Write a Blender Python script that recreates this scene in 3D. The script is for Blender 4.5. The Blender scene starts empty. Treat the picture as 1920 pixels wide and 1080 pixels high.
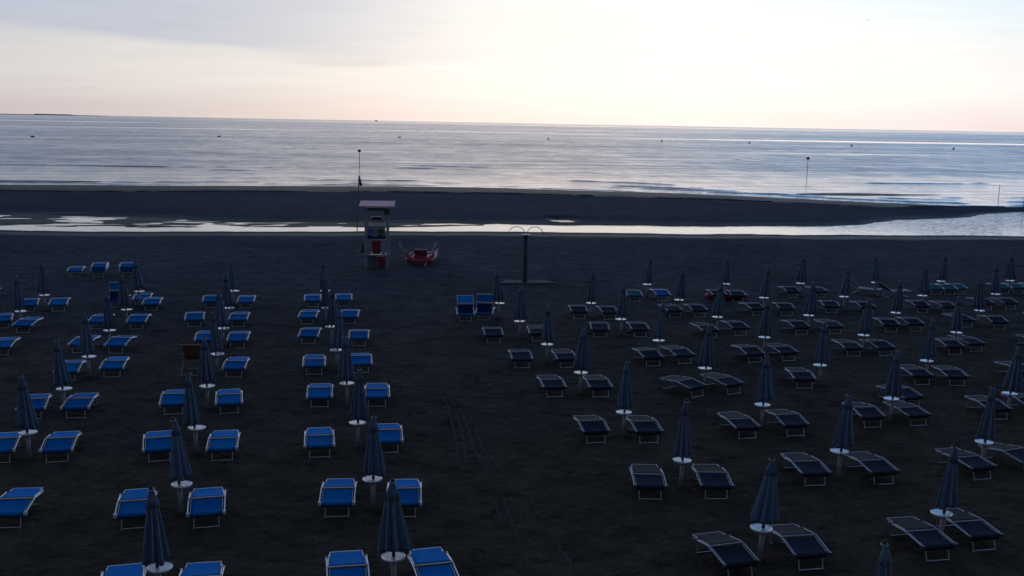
import bpy, bmesh, math, random
import numpy as np
from mathutils import Vector, Matrix, noise
random.seed(7)
R=math.radians
sc=bpy.context.scene; COL=sc.collection
# ---------------------------------------------------------------- camera
CAM_H=8.0; FPX=1927.3; PITCH=R(9.1303); ROLL=R(1.0336)
_F=Vector((0,math.cos(PITCH),-math.sin(PITCH))); _U0=Vector((0,math.sin(PITCH),math.cos(PITCH))); _X0=Vector((1,0,0))
_X=_X0*math.cos(ROLL)+_U0*math.sin(ROLL); _U=-_X0*math.sin(ROLL)+_U0*math.cos(ROLL)
cam=bpy.data.cameras.new('camera'); cam.sensor_width=36; cam.lens=36*FPX/1920; cam.clip_start=.1; cam.clip_end=60000
co=bpy.data.objects.new('camera',cam); COL.objects.link(co); sc.camera=co
M=Matrix(((_X.x,_U.x,-_F.x,0),(_X.y,_U.y,-_F.y,0),(_X.z,_U.z,-_F.z,CAM_H),(0,0,0,1))); co.matrix_world=M
sc.render.resolution_x=1024; sc.render.resolution_y=576
sc.view_settings.view_transform='Standard'; sc.view_settings.look='None'; sc.view_settings.exposure=0.0; sc.view_settings.gamma=1
sc.view_settings.use_curve_mapping=False
sc.render.engine='CYCLES'; sc.cycles.use_denoising=True; sc.cycles.max_bounces=5
def at(x,y,z=0.0):
    """ground position (at height z) surveyed along the sight line of photo pixel x,y"""
    d=_F+_X*((x-960)/FPX)-_U*((y-540)/FPX); t=(z-CAM_H)/d.z
    return Vector((d.x*t,d.y*t,z))
def sight(x,y,dist):
    d=_F+_X*((x-960)/FPX)-_U*((y-540)/FPX); t=dist/d.y
    return Vector((d.x*t,d.y*t,CAM_H+d.z*t))
# ---------------------------------------------------------------- node helpers
class NT:
    def __init__(s,t): s.t=t; s.n=t.nodes; s.l=t.links
    def new(s,typ,**k):
        n=s.n.new(typ)
        for a,b in k.items(): setattr(n,a,b)
        return n
    def put(s,sock,v):
        if isinstance(v,bpy.types.NodeSocket): s.l.new(v,sock)
        else: sock.default_value=v
    def math(s,op,a,b=None,c=None,clamp=False):
        n=s.new('ShaderNodeMath',operation=op,use_clamp=clamp); s.put(n.inputs[0],a)
        if b is not None: s.put(n.inputs[1],b)
        if c is not None: s.put(n.inputs[2],c)
        return n.outputs[0]
    def smooth(s,v,a,b,lo=0.,hi=1.):
        n=s.new('ShaderNodeMapRange',interpolation_type='SMOOTHSTEP'); s.put(n.inputs['Value'],v)
        for k,x in (('From Min',a),('From Max',b),('To Min',lo),('To Max',hi)): s.put(n.inputs[k],x)
        return n.outputs[0]
    def mix(s,f,a,b,mode='MIX'):
        n=s.new('ShaderNodeMix',data_type='RGBA',blend_type=mode); s.put(n.inputs[0],f); s.put(n.inputs[6],a); s.put(n.inputs[7],b); return n.outputs[2]
    def ramp(s,v,stops,interp='LINEAR'):
        n=s.new('ShaderNodeValToRGB'); s.put(n.inputs[0],v); cr=n.color_ramp; cr.interpolation=interp
        while len(cr.elements)<len(stops): cr.elements.new(.5)
        for e,(p,c) in zip(cr.elements,stops): e.position=p; e.color=(*c,1)
        return n.outputs[0]
    def noise(s,vec,scale,detail=3,rough=.5,dist=0.,dims='3D'):
        n=s.new('ShaderNodeTexNoise',noise_dimensions=dims); s.put(n.inputs['Vector'],vec); s.put(n.inputs['Scale'],scale)
        n.inputs['Detail'].default_value=detail; n.inputs['Roughness'].default_value=rough; n.inputs['Distortion'].default_value=dist
        return n.outputs['Fac']
    def mapping(s,vec,rot=(0,0,0),scale=(1,1,1),loc=(0,0,0)):
        n=s.new('ShaderNodeMapping'); s.put(n.inputs[0],vec); n.inputs['Rotation'].default_value=rot; n.inputs['Scale'].default_value=scale; n.inputs['Location'].default_value=loc
        return n.outputs[0]
# ---------------------------------------------------------------- dawn sky
SUN_AZ=R(7.0); SUN_EL=R(2.5)
w=bpy.data.worlds.new('World'); sc.world=w; w.use_nodes=True
g=NT(w.node_tree); g.n.clear()
tc=g.new('ShaderNodeTexCoord').outputs['Generated']
sep=g.new('ShaderNodeSeparateXYZ'); g.l.new(tc,sep.inputs[0]); dx,dy,dz=sep.outputs
el=g.math('MULTIPLY',g.math('ARCSINE',dz),180/math.pi)            # elevation in degrees
az=g.math('MULTIPLY',g.math('ARCTAN2',dx,dy),180/math.pi)         # azimuth, 0 = out to sea
azn=g.smooth(az,-60,60); azl=g.new('ShaderNodeMapRange'); g.put(azl.inputs[0],az); azl.inputs[1].default_value=-60; azl.inputs[2].default_value=60
azf=azl.outputs[0]
def AZ(d): return (d+60)/120
low=g.ramp(azf,[(AZ(-60),(.30,.33,.42)),(AZ(-30),(.58,.52,.54)),(AZ(-22),(.66,.59,.59)),(AZ(-12),(.79,.71,.67)),(AZ(-3),(.94,.85,.82)),(AZ(9),(1.0,.90,.91)),(AZ(18),(.97,.87,.87)),(AZ(28),(.84,.78,.80)),(AZ(60),(.40,.42,.50))])
mid=g.ramp(azf,[(AZ(-60),(.33,.38,.48)),(AZ(-30),(.66,.65,.66)),(AZ(-22),(.74,.71,.70)),(AZ(-12),(.85,.82,.79)),(AZ(-3),(.98,.95,.925)),(AZ(9),(1.04,1.02,1.0)),(AZ(22),(1.02,.99,.97)),(AZ(30),(.86,.88,.90)),(AZ(60),(.42,.48,.58))])
top=g.ramp(azf,[(AZ(-60),(.28,.34,.46)),(AZ(-30),(.52,.57,.68)),(AZ(-20),(.66,.68,.74)),(AZ(-12),(.80,.78,.80)),(AZ(-3),(.95,.94,.92)),(AZ(8),(.98,1.0,1.0)),(AZ(20),(.90,.98,1.0)),(AZ(28),(.80,.90,.97)),(AZ(60),(.36,.46,.60))])
c=g.mix(g.smooth(el,.1,2.2),low,mid)
c=g.mix(g.smooth(el,2.6,5.8),c,top)
hi=g.ramp(g.math('DIVIDE',el,90),[(.06,(1.05,1.05,1.06)),(.12,(.95,1.0,1.1)),(.20,(.58,.66,.80)),(.36,(.19,.25,.36)),(.60,(.14,.20,.31)),(1,(.12,.17,.28))])
hi=g.mix(1.0,hi,g.ramp(azf,[(AZ(-50),(.7,.78,.9)),(AZ(-25),(.66,.76,.94)),(AZ(-10),(.82,.84,.96)),(AZ(3),(.90,.92,1.02)),(AZ(14),(.24,.70,1.2)),(AZ(30),(.03,.52,1.25)),(AZ(50),(.45,.65,.9))]),'MULTIPLY')
c=g.mix(g.smooth(el,5.2,12.0),c,hi)
# soft grey cloud bank, upper left, and one thin streak
wv=g.mapping(tc,scale=(2.0,2.0,14.0))
nz=g.noise(wv,2.2,5,.55)
edge=g.math('ADD',g.math('MULTIPLY',az,-.055),2.55)
edge=g.math('ADD',edge,g.math('MULTIPLY',g.math('SUBTRACT',nz,.5),.9))
bank=g.math('MULTIPLY',g.smooth(g.math('SUBTRACT',el,edge),0.,.55),g.smooth(az,2,-22))
bank=g.math('MULTIPLY',bank,g.math('MULTIPLY',g.smooth(el,11,7),g.smooth(az,-50,-32)))
c=g.mix(g.math('MULTIPLY',bank,.74),c,(.50,.55,.66,1))
sx=g.math('DIVIDE',g.math('ADD',az,9.7),4.2); sy=g.math('DIVIDE',g.math('SUBTRACT',g.math('ADD',el,g.math('MULTIPLY',g.math('SUBTRACT',nz,.5),.35)),3.0),.26)
st=g.math('ADD',g.math('MULTIPLY',sx,sx),g.math('MULTIPLY',sy,sy))
c=g.mix(g.math('MULTIPLY',g.smooth(st,1.2,0.),.45),c,(.68,.66,.68,1))
fine=g.noise(g.mapping(tc,scale=(3,3,40)),3.0,4,.6)
c=g.mix(1.0,c,g.ramp(fine,[(.3,(.965,.965,.97)),(.7,(1.03,1.03,1.025))]),'MULTIPLY')
# landward half of the sky is still dim blue
back=g.smooth(dy,.55,-.25)
c=g.mix(back,c,g.ramp(g.math('DIVIDE',el,90),[(0,(.055,.07,.10)),(.2,(.065,.085,.13)),(.6,(.10,.14,.23)),(1,(.12,.17,.28))]))
sky=g.new('ShaderNodeTexSky',sky_type='NISHITA'); sky.sun_disc=False; sky.sun_elevation=SUN_EL; sky.sun_rotation=SUN_AZ
bgA=g.new('ShaderNodeBackground'); g.l.new(c,bgA.inputs[0]); bgA.inputs[1].default_value=.98
bgB=g.new('ShaderNodeBackground'); g.l.new(sky.outputs[0],bgB.inputs[0]); bgB.inputs[1].default_value=.006
ad=g.new('ShaderNodeAddShader'); g.l.new(bgA.outputs[0],ad.inputs[0]); g.l.new(bgB.outputs[0],ad.inputs[1])
wo=g.new('ShaderNodeOutputWorld'); g.l.new(ad.outputs[0],wo.inputs[0])
sl=bpy.data.lights.new('sun','SUN'); sl.energy=.10; sl.angle=R(50); sl.color=(1,.86,.74); so=bpy.data.objects.new('sun',sl); COL.objects.link(so)
so.rotation_euler=Vector((-math.sin(SUN_AZ)*math.cos(R(14)),-math.cos(SUN_AZ)*math.cos(R(14)),-math.sin(R(14)))).to_track_quat('-Z','Y').to_euler()
# ---------------------------------------------------------------- materials
def mat(name,col,rough=.6,metal=0.,spec=.5,var=0.,vscale=6.,bump=0.,bscale=60.,coat=0.):
    m=bpy.data.materials.new(name); m.use_nodes=True; g=NT(m.node_tree); b=g.n['Principled BSDF']
    b.inputs['Roughness'].default_value=rough; b.inputs['Metallic'].default_value=metal; b.inputs['Specular IOR Level'].default_value=spec
    b.inputs['Coat Weight'].default_value=coat
    o=g.new('ShaderNodeTexCoord').outputs['Object']
    if var>0:
        n=g.noise(o,vscale,4,.6); c0=tuple(x*(1-var) for x in col); c1=tuple(min(1,x*(1+var)) for x in col)
        g.l.new(g.ramp(n,[(.3,c0),(.7,c1)]),b.inputs['Base Color'])
    else: b.inputs['Base Color'].default_value=(*col,1)
    if bump>0:
        n=g.noise(o,bscale,3,.6); bn=g.new('ShaderNodeBump'); bn.inputs['Strength'].default_value=bump; bn.inputs['Distance'].default_value=.01
        g.l.new(n,bn.inputs['Height']); g.l.new(bn.outputs[0],b.inputs['Normal'])
    return m
def cloth(name,col,rough=.75,var=.12,stripe=0.,spec=.3,tone=1.,sheen=0.):
    """woven fabric: fine weave bump, faint creases, per-object tone"""
    m=bpy.data.materials.new(name); m.use_nodes=True; g=NT(m.node_tree); b=g.n['Principled BSDF']
    o=g.new('ShaderNodeTexCoord').outputs['Object']; oi=g.new('ShaderNodeObjectInfo')
    n=g.noise(o,5,4,.6); n2=g.noise(g.mapping(o,scale=(1,5,1)),9,3,.6)
    c=g.ramp(n,[(.3,tuple(x*(1-var) for x in col)),(.7,tuple(min(1,x*(1+var)) for x in col))])
    tone_=g.ramp(oi.outputs['Random'],[(0,tuple(1-(1-q)*tone for q in (.86,.88,.9))),(1,tuple(1+(q-1)*tone for q in (1.12,1.1,1.08)))]); b.inputs['Sheen Weight'].default_value=sheen; b.inputs['Sheen Roughness'].default_value=.3; c=g.mix(1.0,c,tone_,'MULTIPLY')
    g.l.new(c,b.inputs['Base Color']); b.inputs['Roughness'].default_value=rough; b.inputs['Specular IOR Level'].default_value=spec
    bn=g.new('ShaderNodeBump'); bn.inputs['Strength'].default_value=.5; bn.inputs['Distance'].default_value=.02
    g.l.new(g.math('ADD',n2,g.math('MULTIPLY',g.noise(o,160,2,.5),.15)),bn.inputs['Height']); g.l.new(bn.outputs[0],b.inputs['Normal'])
    return m
MAT=dict(
 blue=cloth('blue_fabric',(.0,.175,.52),.8,spec=.05,tone=1.6), blue_dark=cloth('blue_sling_fabric',(.0,.14,.42),.8,spec=.05,tone=1.6),
 teal=cloth('teal_fabric',(.015,.12,.17),.8,spec=.05), greyshade=cloth('brown_grey_fabric',(.044,.040,.041),.8,.2,spec=.1,tone=1.8), navy=cloth('navy_sling_fabric',(.024,.032,.052),.8,.2,spec=.08,tone=1.8),
 tube=mat('aluminium_tube',(.62,.63,.66),.38,.55,var=.08), tube_dull=mat('dull_aluminium_tube',(.40,.41,.45),.42,.55,var=.1),
 tube_g=mat('matt_aluminium_tube',(.44,.46,.52),.5,.4,var=.12), shaded_blue=cloth('shaded_blue_back_fabric',(.0,.028,.10),.85,spec=.03), rim_light_lines=mat('pale_rim_light',(.26,.30,.37),.6),
 joint=mat('plastic_joint',(.55,.58,.63),.5), joint_dark=mat('dark_plastic_joint',(.04,.045,.06),.5),
 canopy=cloth('navy_canopy_fabric',(.088,.130,.212),.8,.22,spec=.2,sheen=.25,tone=1.5), plum=cloth('plum_navy_canopy_fabric',(.102,.120,.195),.8,.22,spec=.2,sheen=.25,tone=1.5), slate=cloth('slate_canopy_fabric',(.082,.132,.185),.8,.22,spec=.2,sheen=.25,tone=1.5),
 table=mat('white_table_plastic',(.70,.72,.76),.14,spec=.75,var=.06,vscale=9), post=mat('grey_post_plastic',(.30,.27,.30),.55,var=.12), pole=mat('dark_pole_metal',(.05,.07,.10),.4,.3),
 nub=mat('pale_rib_tips',(.45,.47,.48),.5), dark=mat('near_black_plastic',(.012,.014,.02),.5),
 white=mat('weathered_white_paint',(.30,.31,.34),.5,var=.14,bump=.2), red=mat('red_gelcoat',(.40,.045,.085),.5,spec=.25,var=.25), redpaint=mat('red_painted_board',(.20,.022,.045),.5,var=.15),
 roof=mat('pinkish_white_roof_sheet',(.66,.34,.42),.6,var=.07), concrete=mat('wet_concrete',(.105,.108,.12),.8,spec=.05,var=.2,bump=.3,bscale=12), steel=mat('weathered_grey_steel',(.040,.045,.058),.6,0.,spec=.2,var=.25,bump=.2),
 wood=mat('varnished_wood',(.22,.17,.13),.5,var=.2,bump=.2), orange=cloth('faded_orange_canvas',(.21,.12,.05),.8), banner=mat('pale_blue_banner_vinyl',(.20,.26,.38),.45,var=.1),
 bannerblue=mat('deep_blue_print',(.01,.025,.09),.45), bannergreen=mat('yellow_green_print',(.085,.11,.02),.6), grey=mat('grey_painted_board',(.11,.13,.16),.5,var=.15),
 oar=mat('pale_oar_wood',(.45,.46,.48),.45), land=mat('hazed_distant_land',(.22,.28,.33),.9,var=.3,vscale=.01), bird=mat('grey_feathers',(.10,.10,.11),.7), hullgrey=mat('ship_hull_paint',(.06,.07,.09),.6))
# ---------------------------------------------------------------- object helpers
def tag(o,label=None,cat=None,group=None,kind=None):
    if label: o['label']=label
    if cat: o['category']=cat
    if group: o['group']=group
    if kind: o['kind']=kind
    return o
def empty(name,loc=(0,0,0),rz=0.):
    o=bpy.data.objects.new(name,None); COL.objects.link(o); o.location=loc; o.rotation_euler=(0,0,rz); o.empty_display_size=.2; return o
class MB:
    def __init__(s): s.v=[]; s.f=[]
    def add(s,vs,fs):
        k=len(s.v); s.v+= [tuple(v) for v in vs]; s.f+=[tuple(i+k for i in f) for f in fs]; return s
    def box(s,c,d,rz=0.,rx=0.):
        m=Matrix.Translation(c)@Matrix.Rotation(rz,4,'Z')@Matrix.Rotation(rx,4,'X'); x,y,z=(q/2 for q in d)
        vs=[m@Vector(p) for p in ((-x,-y,-z),(x,-y,-z),(x,y,-z),(-x,y,-z),(-x,-y,z),(x,-y,z),(x,y,z),(-x,y,z))]
        return s.add(vs,[(0,3,2,1),(4,5,6,7),(0,1,5,4),(1,2,6,5),(2,3,7,6),(3,0,4,7)])
    def tube(s,pts,r,n=6,closed=False):
        pts=[Vector(p) for p in pts]; rr=r if isinstance(r,(list,tuple)) else [r]*len(pts); N=len(pts); vs=[]
        for i,p in enumerate(pts):
            a=pts[(i-1)%N] if (closed or i>0) else p; b=pts[(i+1)%N] if (closed or i<N-1) else p
            t=(b-a).normalized(); ref=Vector((0,0,1)) if abs(t.z)<.9 else Vector((1,0,0))
            u=t.cross(ref).normalized(); v=t.cross(u)
            for k in range(n):
                q=2*math.pi*k/n; vs.append(p+(u*math.cos(q)+v*math.sin(q))*rr[i])
        fs=[]
        for i in range(N if closed else N-1):
            j=(i+1)%N
            for k in range(n): l=(k+1)%n; fs.append((i*n+k,j*n+k,j*n+l,i*n+l))
        if not closed: fs.append(tuple(range(n))); fs.append(tuple((N-1)*n+k for k in reversed(range(n))))
        return s.add(vs,fs)
    def lathe(s,prof,n=24,c=(0,0,0),cap=True):
        vs=[];fs=[]
        for r,z in prof:
            for k in range(n): q=2*math.pi*k/n; vs.append((c[0]+r*math.cos(q),c[1]+r*math.sin(q),c[2]+z))
        for i in range(len(prof)-1):
            for k in range(n): l=(k+1)%n; fs.append((i*n+k,i*n+l,(i+1)*n+l,(i+1)*n+k))
        if cap: fs.append(tuple(reversed(range(n)))); fs.append(tuple((len(prof)-1)*n+k for k in range(n)))
        return s.add(vs,fs)
    def sheet(s,rows,th):
        """rows of points (grid) given thickness downwards"""
        R_=len(rows); C_=len(rows[0]); vs=[Vector(p) for r in rows for p in r]; n=len(vs)
        vs+= [p-Vector((0,0,th)) for p in vs[:n]]
        fs=[]
        for i in range(R_-1):
            for j in range(C_-1):
                a=i*C_+j; q=(a,a+1,a+C_+1,a+C_); fs.append(q); fs.append(tuple(x+n for x in reversed(q)))
        def side(seq):
            for a,b in zip(seq,seq[1:]): fs.append((b,a,a+n,b+n))
        side([j for j in range(C_)]); side([i*C_+C_-1 for i in range(R_)]); side([(R_-1)*C_+j for j in reversed(range(C_))]); side([i*C_ for i in reversed(range(R_))])
        return s.add(vs,fs)
    def mesh(s,name,m,smooth=False):
        me=bpy.data.meshes.new(name); me.from_pydata(s.v,[],s.f); bm=bmesh.new(); bm.from_mesh(me); bmesh.ops.recalc_face_normals(bm,faces=bm.faces); bm.to_mesh(me); bm.free()
        me.materials.append(m)
        if smooth:
            for p in me.polygons: p.use_smooth=True
        return me
    def build(s,name,m,parent=None,smooth=False):
        o=bpy.data.objects.new(name,s.mesh(name,m,smooth)); COL.objects.link(o)
        if parent: o.parent=parent
        return o
def kids(o): return [c for c in ALLK.get(o.name,[])]
def copy_tree(o,parent=None):
    c=o.copy(); COL.objects.link(c); c.parent=parent
    for ch in o.children: copy_tree(ch,c)
    return c
# ---------------------------------------------------------------- beach, lagoon, sand bar and sea
TH=.215; CA,SA=math.cos(TH),math.sin(TH); ZW=-.25
def uv(p): return (p[0]*CA+p[1]*SA, -p[0]*SA+p[1]*CA)
def xy(u,v): return (u*CA-v*SA, u*SA+v*CA)
def line(pts,z): 
    q=sorted(uv(at(x,y,z)) for x,y in pts); return [a for a,b in q],[b for a,b in q]
near=line([(-200,431),(0,431),(180,434),(480,434),(760,433.5),(960,434),(1280,438.5),(1600,440.5),(1920,442),(2100,443)],ZW)
far=line([(-200,401),(0,402),(240,408),(480,417),(640,418),(760,419.5),(960,420.5),(1280,425),(1513,424.5),(1613,420.5),(1720,411.5),(1813,406.5),(1850,401),(1920,397.5),(2100,394)],ZW)
sea=line([(-200,346),(0,346.5),(320,348.5),(640,349),(850,351),(960,353.5),(1280,363),(1440,370),(1600,378),(1700,383),(1790,387),(1860,388.6),(1920,390),(2100,392)],ZW)
bump_u=lambda u,arr: np.interp(u,arr[0],arr[1])
def ss(a,b,x): t=min(1,max(0,(x-a)/(b-a))); return t*t*(3-2*t)
pool_c=[uv(at(60,339.3,ZW)),uv(at(1630,365.6,ZW))]
def height(u,v):
    n=float(bump_u(u,near)); f=float(bump_u(u,far)); s=float(bump_u(u,sea))
    n+=.35*noise.noise((u*.22,3,3))+.18*noise.noise((u*.9,5,3)); f+=.9*noise.noise((u*.12,6,3))+.45*noise.noise((u*.5,7,3))+.2*noise.noise((u*1.1,8,3)); s+=.9*noise.noise((u*.1,9,3))+.4*noise.noise((u*.5,10,3))
    x,y=xy(u,v)
    if v<n+3:                                   # main beach, gentle undulation, wet foot of the slope
        z=ZW*ss(n-9,n,v)
        z+= .035*noise.noise((x*.12,y*.12,3))*(1-ss(n-5,n-1,v))
        if v>n-1: z=ZW-.05*(v-n)
        return z+ (.012*noise.noise((u*.35,v*.9,1)) if v>n-4 else 0)
    mid=(n+f)/2; half=max(.6,(f-n)/2)
    if v<f:
        d=min(v-n,f-v); z=ZW-.05*min(d,3)
        left=1-ss(8,24,u)                      # runnels and mud ridges in the drying left part
        rid=noise.fractal((u*.22,v*.62,7),1.0,2.0,4)
        z=z*(1-left)+(ZW+.004+.062*rid+.02*noise.noise((u*.05,v*.1,3)))*left
        if left<.9: z+= (1-left)*.03*noise.noise((u*.3,v*.9,9))*(1 if u<26 else .2)
        return z
    if v<s+60 and v>=f:
        w_=s-f; berm=s-14-2.0*noise.noise((u*.07,2,2))-.5*noise.noise((u*.45,4,2))   # small scarp
        crest=ZW+.10*ss(f-.3,f+1.2,v)+.17*ss(f,f+min(9,w_*.35),v)
        if w_<18: berm=s-w_*.42
        step=ss(berm-.12,berm+.28,v)
        z=crest
        if v>berm-.12: z=crest-.085*step*min(1,w_/15)
        z2=ZW+.02+.10*(s-v)/14 if v<s else ZW-.02*(v-s)
        if v>berm: z=min(z,max(z2,ZW-1.2)) if v<s else z2
        z+= .02*noise.noise((u*.08,v*.2,5))*(1-ss(s-3,s,v))
        if v<s-3: z+= -.03*max(0,noise.noise((u*.06,v*.35,11))-.25)*3
        # puddle on the bar and offshore bars just breaking the surface
        return z
    return ZW-1.2-.01*min(200,max(0,v-s-60))
pud=uv(at(1055,408.5,-.0)); isl=[(uv(at(20,339.8,ZW)),13,2.2),(uv(at(1600,364.6,ZW)),8,2.6),(uv(at(1690,365.2,ZW)),6,1.2)]
def height2(u,v):
    z=height(u,v)
    d=((u-pud[0])/.95)**2+((v-pud[1])/1.5)**2
    if d<3: z=min(z,ZW-.03+.10*max(0,d-.9)) if d<2.8 else z
    for (c,ru,rv) in isl:
        d=((u-c[0])/ru)**2+((v-c[1]+.2*noise.noise((u*.3,1,1)))/rv)**2
        if d<1.6: z=max(z,ZW+.035*(1-d))
    return z
def grid(us,vs):
    V=[];Fc=[]
    for v in vs:
        for u in us:
            x,y=xy(u,v); V.append((x,y,height2(u,v)))
    n=len(us)
    for i in range(len(vs)-1):
        for j in range(n-1): Fc.append((i*n+j,i*n+j+1,(i+1)*n+j+1,(i+1)*n+j))
    return V,Fc
us=[-400,-200]+list(np.arange(-110,140.1,.55))+[220,420]
vs=[-120,-40,-10]+list(np.arange(0,62,1.0))+list(np.arange(62,136,.16))+list(np.arange(136,160,2))+[200,300,500]
us=[float(x) for x in us]; vs=[float(x) for x in vs]
V,Fc=grid(us,vs)
def sand_material():
    m=bpy.data.materials.new('dark_volcanic_sand'); m.use_nodes=True; g=NT(m.node_tree); b=g.n['Principled BSDF']
    geo=g.new('ShaderNodeNewGeometry').outputs['Position']; sp=g.new('ShaderNodeSeparateXYZ'); g.l.new(geo,sp.inputs[0])
    big=g.noise(geo,.11,4,.6); medn=g.noise(geo,1.1,4,.65); fine=g.noise(geo,7,3,.6)
    dry=g.ramp(big,[(.3,(.044,.0380,.0310)),(.55,(.060,.0505,.0400)),(.75,(.074,.0620,.0480))])
    dry=g.mix(1.0,dry,g.ramp(medn,[(.3,(.58,.60,.64)),(.5,(1,1,1)),(.7,(1.34,1.31,1.24))]),'MULTIPLY')
    dry=g.mix(1.0,dry,g.ramp(fine,[(.3,(.8,.8,.8)),(.7,(1.2,1.2,1.2))]),'MULTIPLY')
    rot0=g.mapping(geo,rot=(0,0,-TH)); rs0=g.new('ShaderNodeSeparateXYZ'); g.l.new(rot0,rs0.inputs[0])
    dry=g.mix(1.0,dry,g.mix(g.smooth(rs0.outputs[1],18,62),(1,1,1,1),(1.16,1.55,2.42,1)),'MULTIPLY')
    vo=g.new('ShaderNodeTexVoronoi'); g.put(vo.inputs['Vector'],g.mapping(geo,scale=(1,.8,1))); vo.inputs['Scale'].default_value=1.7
    dips=g.math('MULTIPLY',g.smooth(vo.outputs['Distance'],.26,.06),g.smooth(g.noise(geo,.5,2,.5),.40,.62)); dry=g.mix(g.math('MULTIPLY',dips,.55),dry,(.012,.013,.015,1))  # footprint dips darkened in the base colour, standing in for their shade
    wetc=g.ramp(big,[(.3,(.031,.050,.077)),(.7,(.040,.061,.092))])
    # wetness follows the distance from the beach seats: everything past the last dry ridge
    rot=g.mapping(geo,rot=(0,0,-TH)); rs=g.new('ShaderNodeSeparateXYZ'); g.l.new(rot,rs.inputs[0])
    wob=g.math('MULTIPLY',g.math('SUBTRACT',g.noise(rot,.25,3,.5),.5),.06)
    wet=g.smooth(g.math('ADD',sp.outputs[2],wob),-.05,-.17)
    far_=g.smooth(rs.outputs[1],62,80); 
    wet2=g.math('MULTIPLY',far_,.5); wet=g.math('MAXIMUM',wet,wet2)
    wg=g.smooth(g.math('ADD',sp.outputs[2],wob),-.10,-.20); wetc=g.mix(wg,wetc,(.026,.052,.062,1)); g.l.new(g.mix(wet,dry,wetc),b.inputs['Base Color'])
    wet3=g.smooth(g.math('ADD',sp.outputs[2],wob),-.10,-.20)
    rg=g.math('SUBTRACT',.78,g.math('MULTIPLY',wet,.22)); rg=g.math('SUBTRACT',rg,g.math('MULTIPLY',wet3,.16)); g.l.new(rg,b.inputs['Roughness'])
    g.l.new(g.math('ADD',g.math('MULTIPLY',wet,.0),g.math('ADD',.002,g.math('MULTIPLY',wet3,.001))),b.inputs['Specular IOR Level'])
    bn=g.new('ShaderNodeBump'); bn.inputs['Distance'].default_value=.30
    h=g.math('ADD',g.math('MULTIPLY',g.noise(geo,2.6,5,.62),1.0),g.math('MULTIPLY',g.noise(geo,9,3,.6),.35))
    vor=g.new('ShaderNodeTexVoronoi'); g.put(vor.inputs['Vector'],geo); vor.inputs['Scale'].default_value=1.9; vor.inputs['Randomness'].default_value=1
    h=g.math('ADD',h,g.math('MULTIPLY',g.smooth(vor.outputs['Distance'],.0,.45),.55))
    g.l.new(h,bn.inputs['Height']); g.l.new(g.math('SUBTRACT',.75,g.math('MULTIPLY',wet,.68)),bn.inputs['Strength']); g.l.new(bn.outputs[0],b.inputs['Normal'])
    return m
SAND=sand_material()
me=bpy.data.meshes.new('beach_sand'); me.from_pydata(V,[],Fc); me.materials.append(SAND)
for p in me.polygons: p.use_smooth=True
o=bpy.data.objects.new('beach_sand',me); COL.objects.link(o); tag(o,kind='structure')
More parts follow.
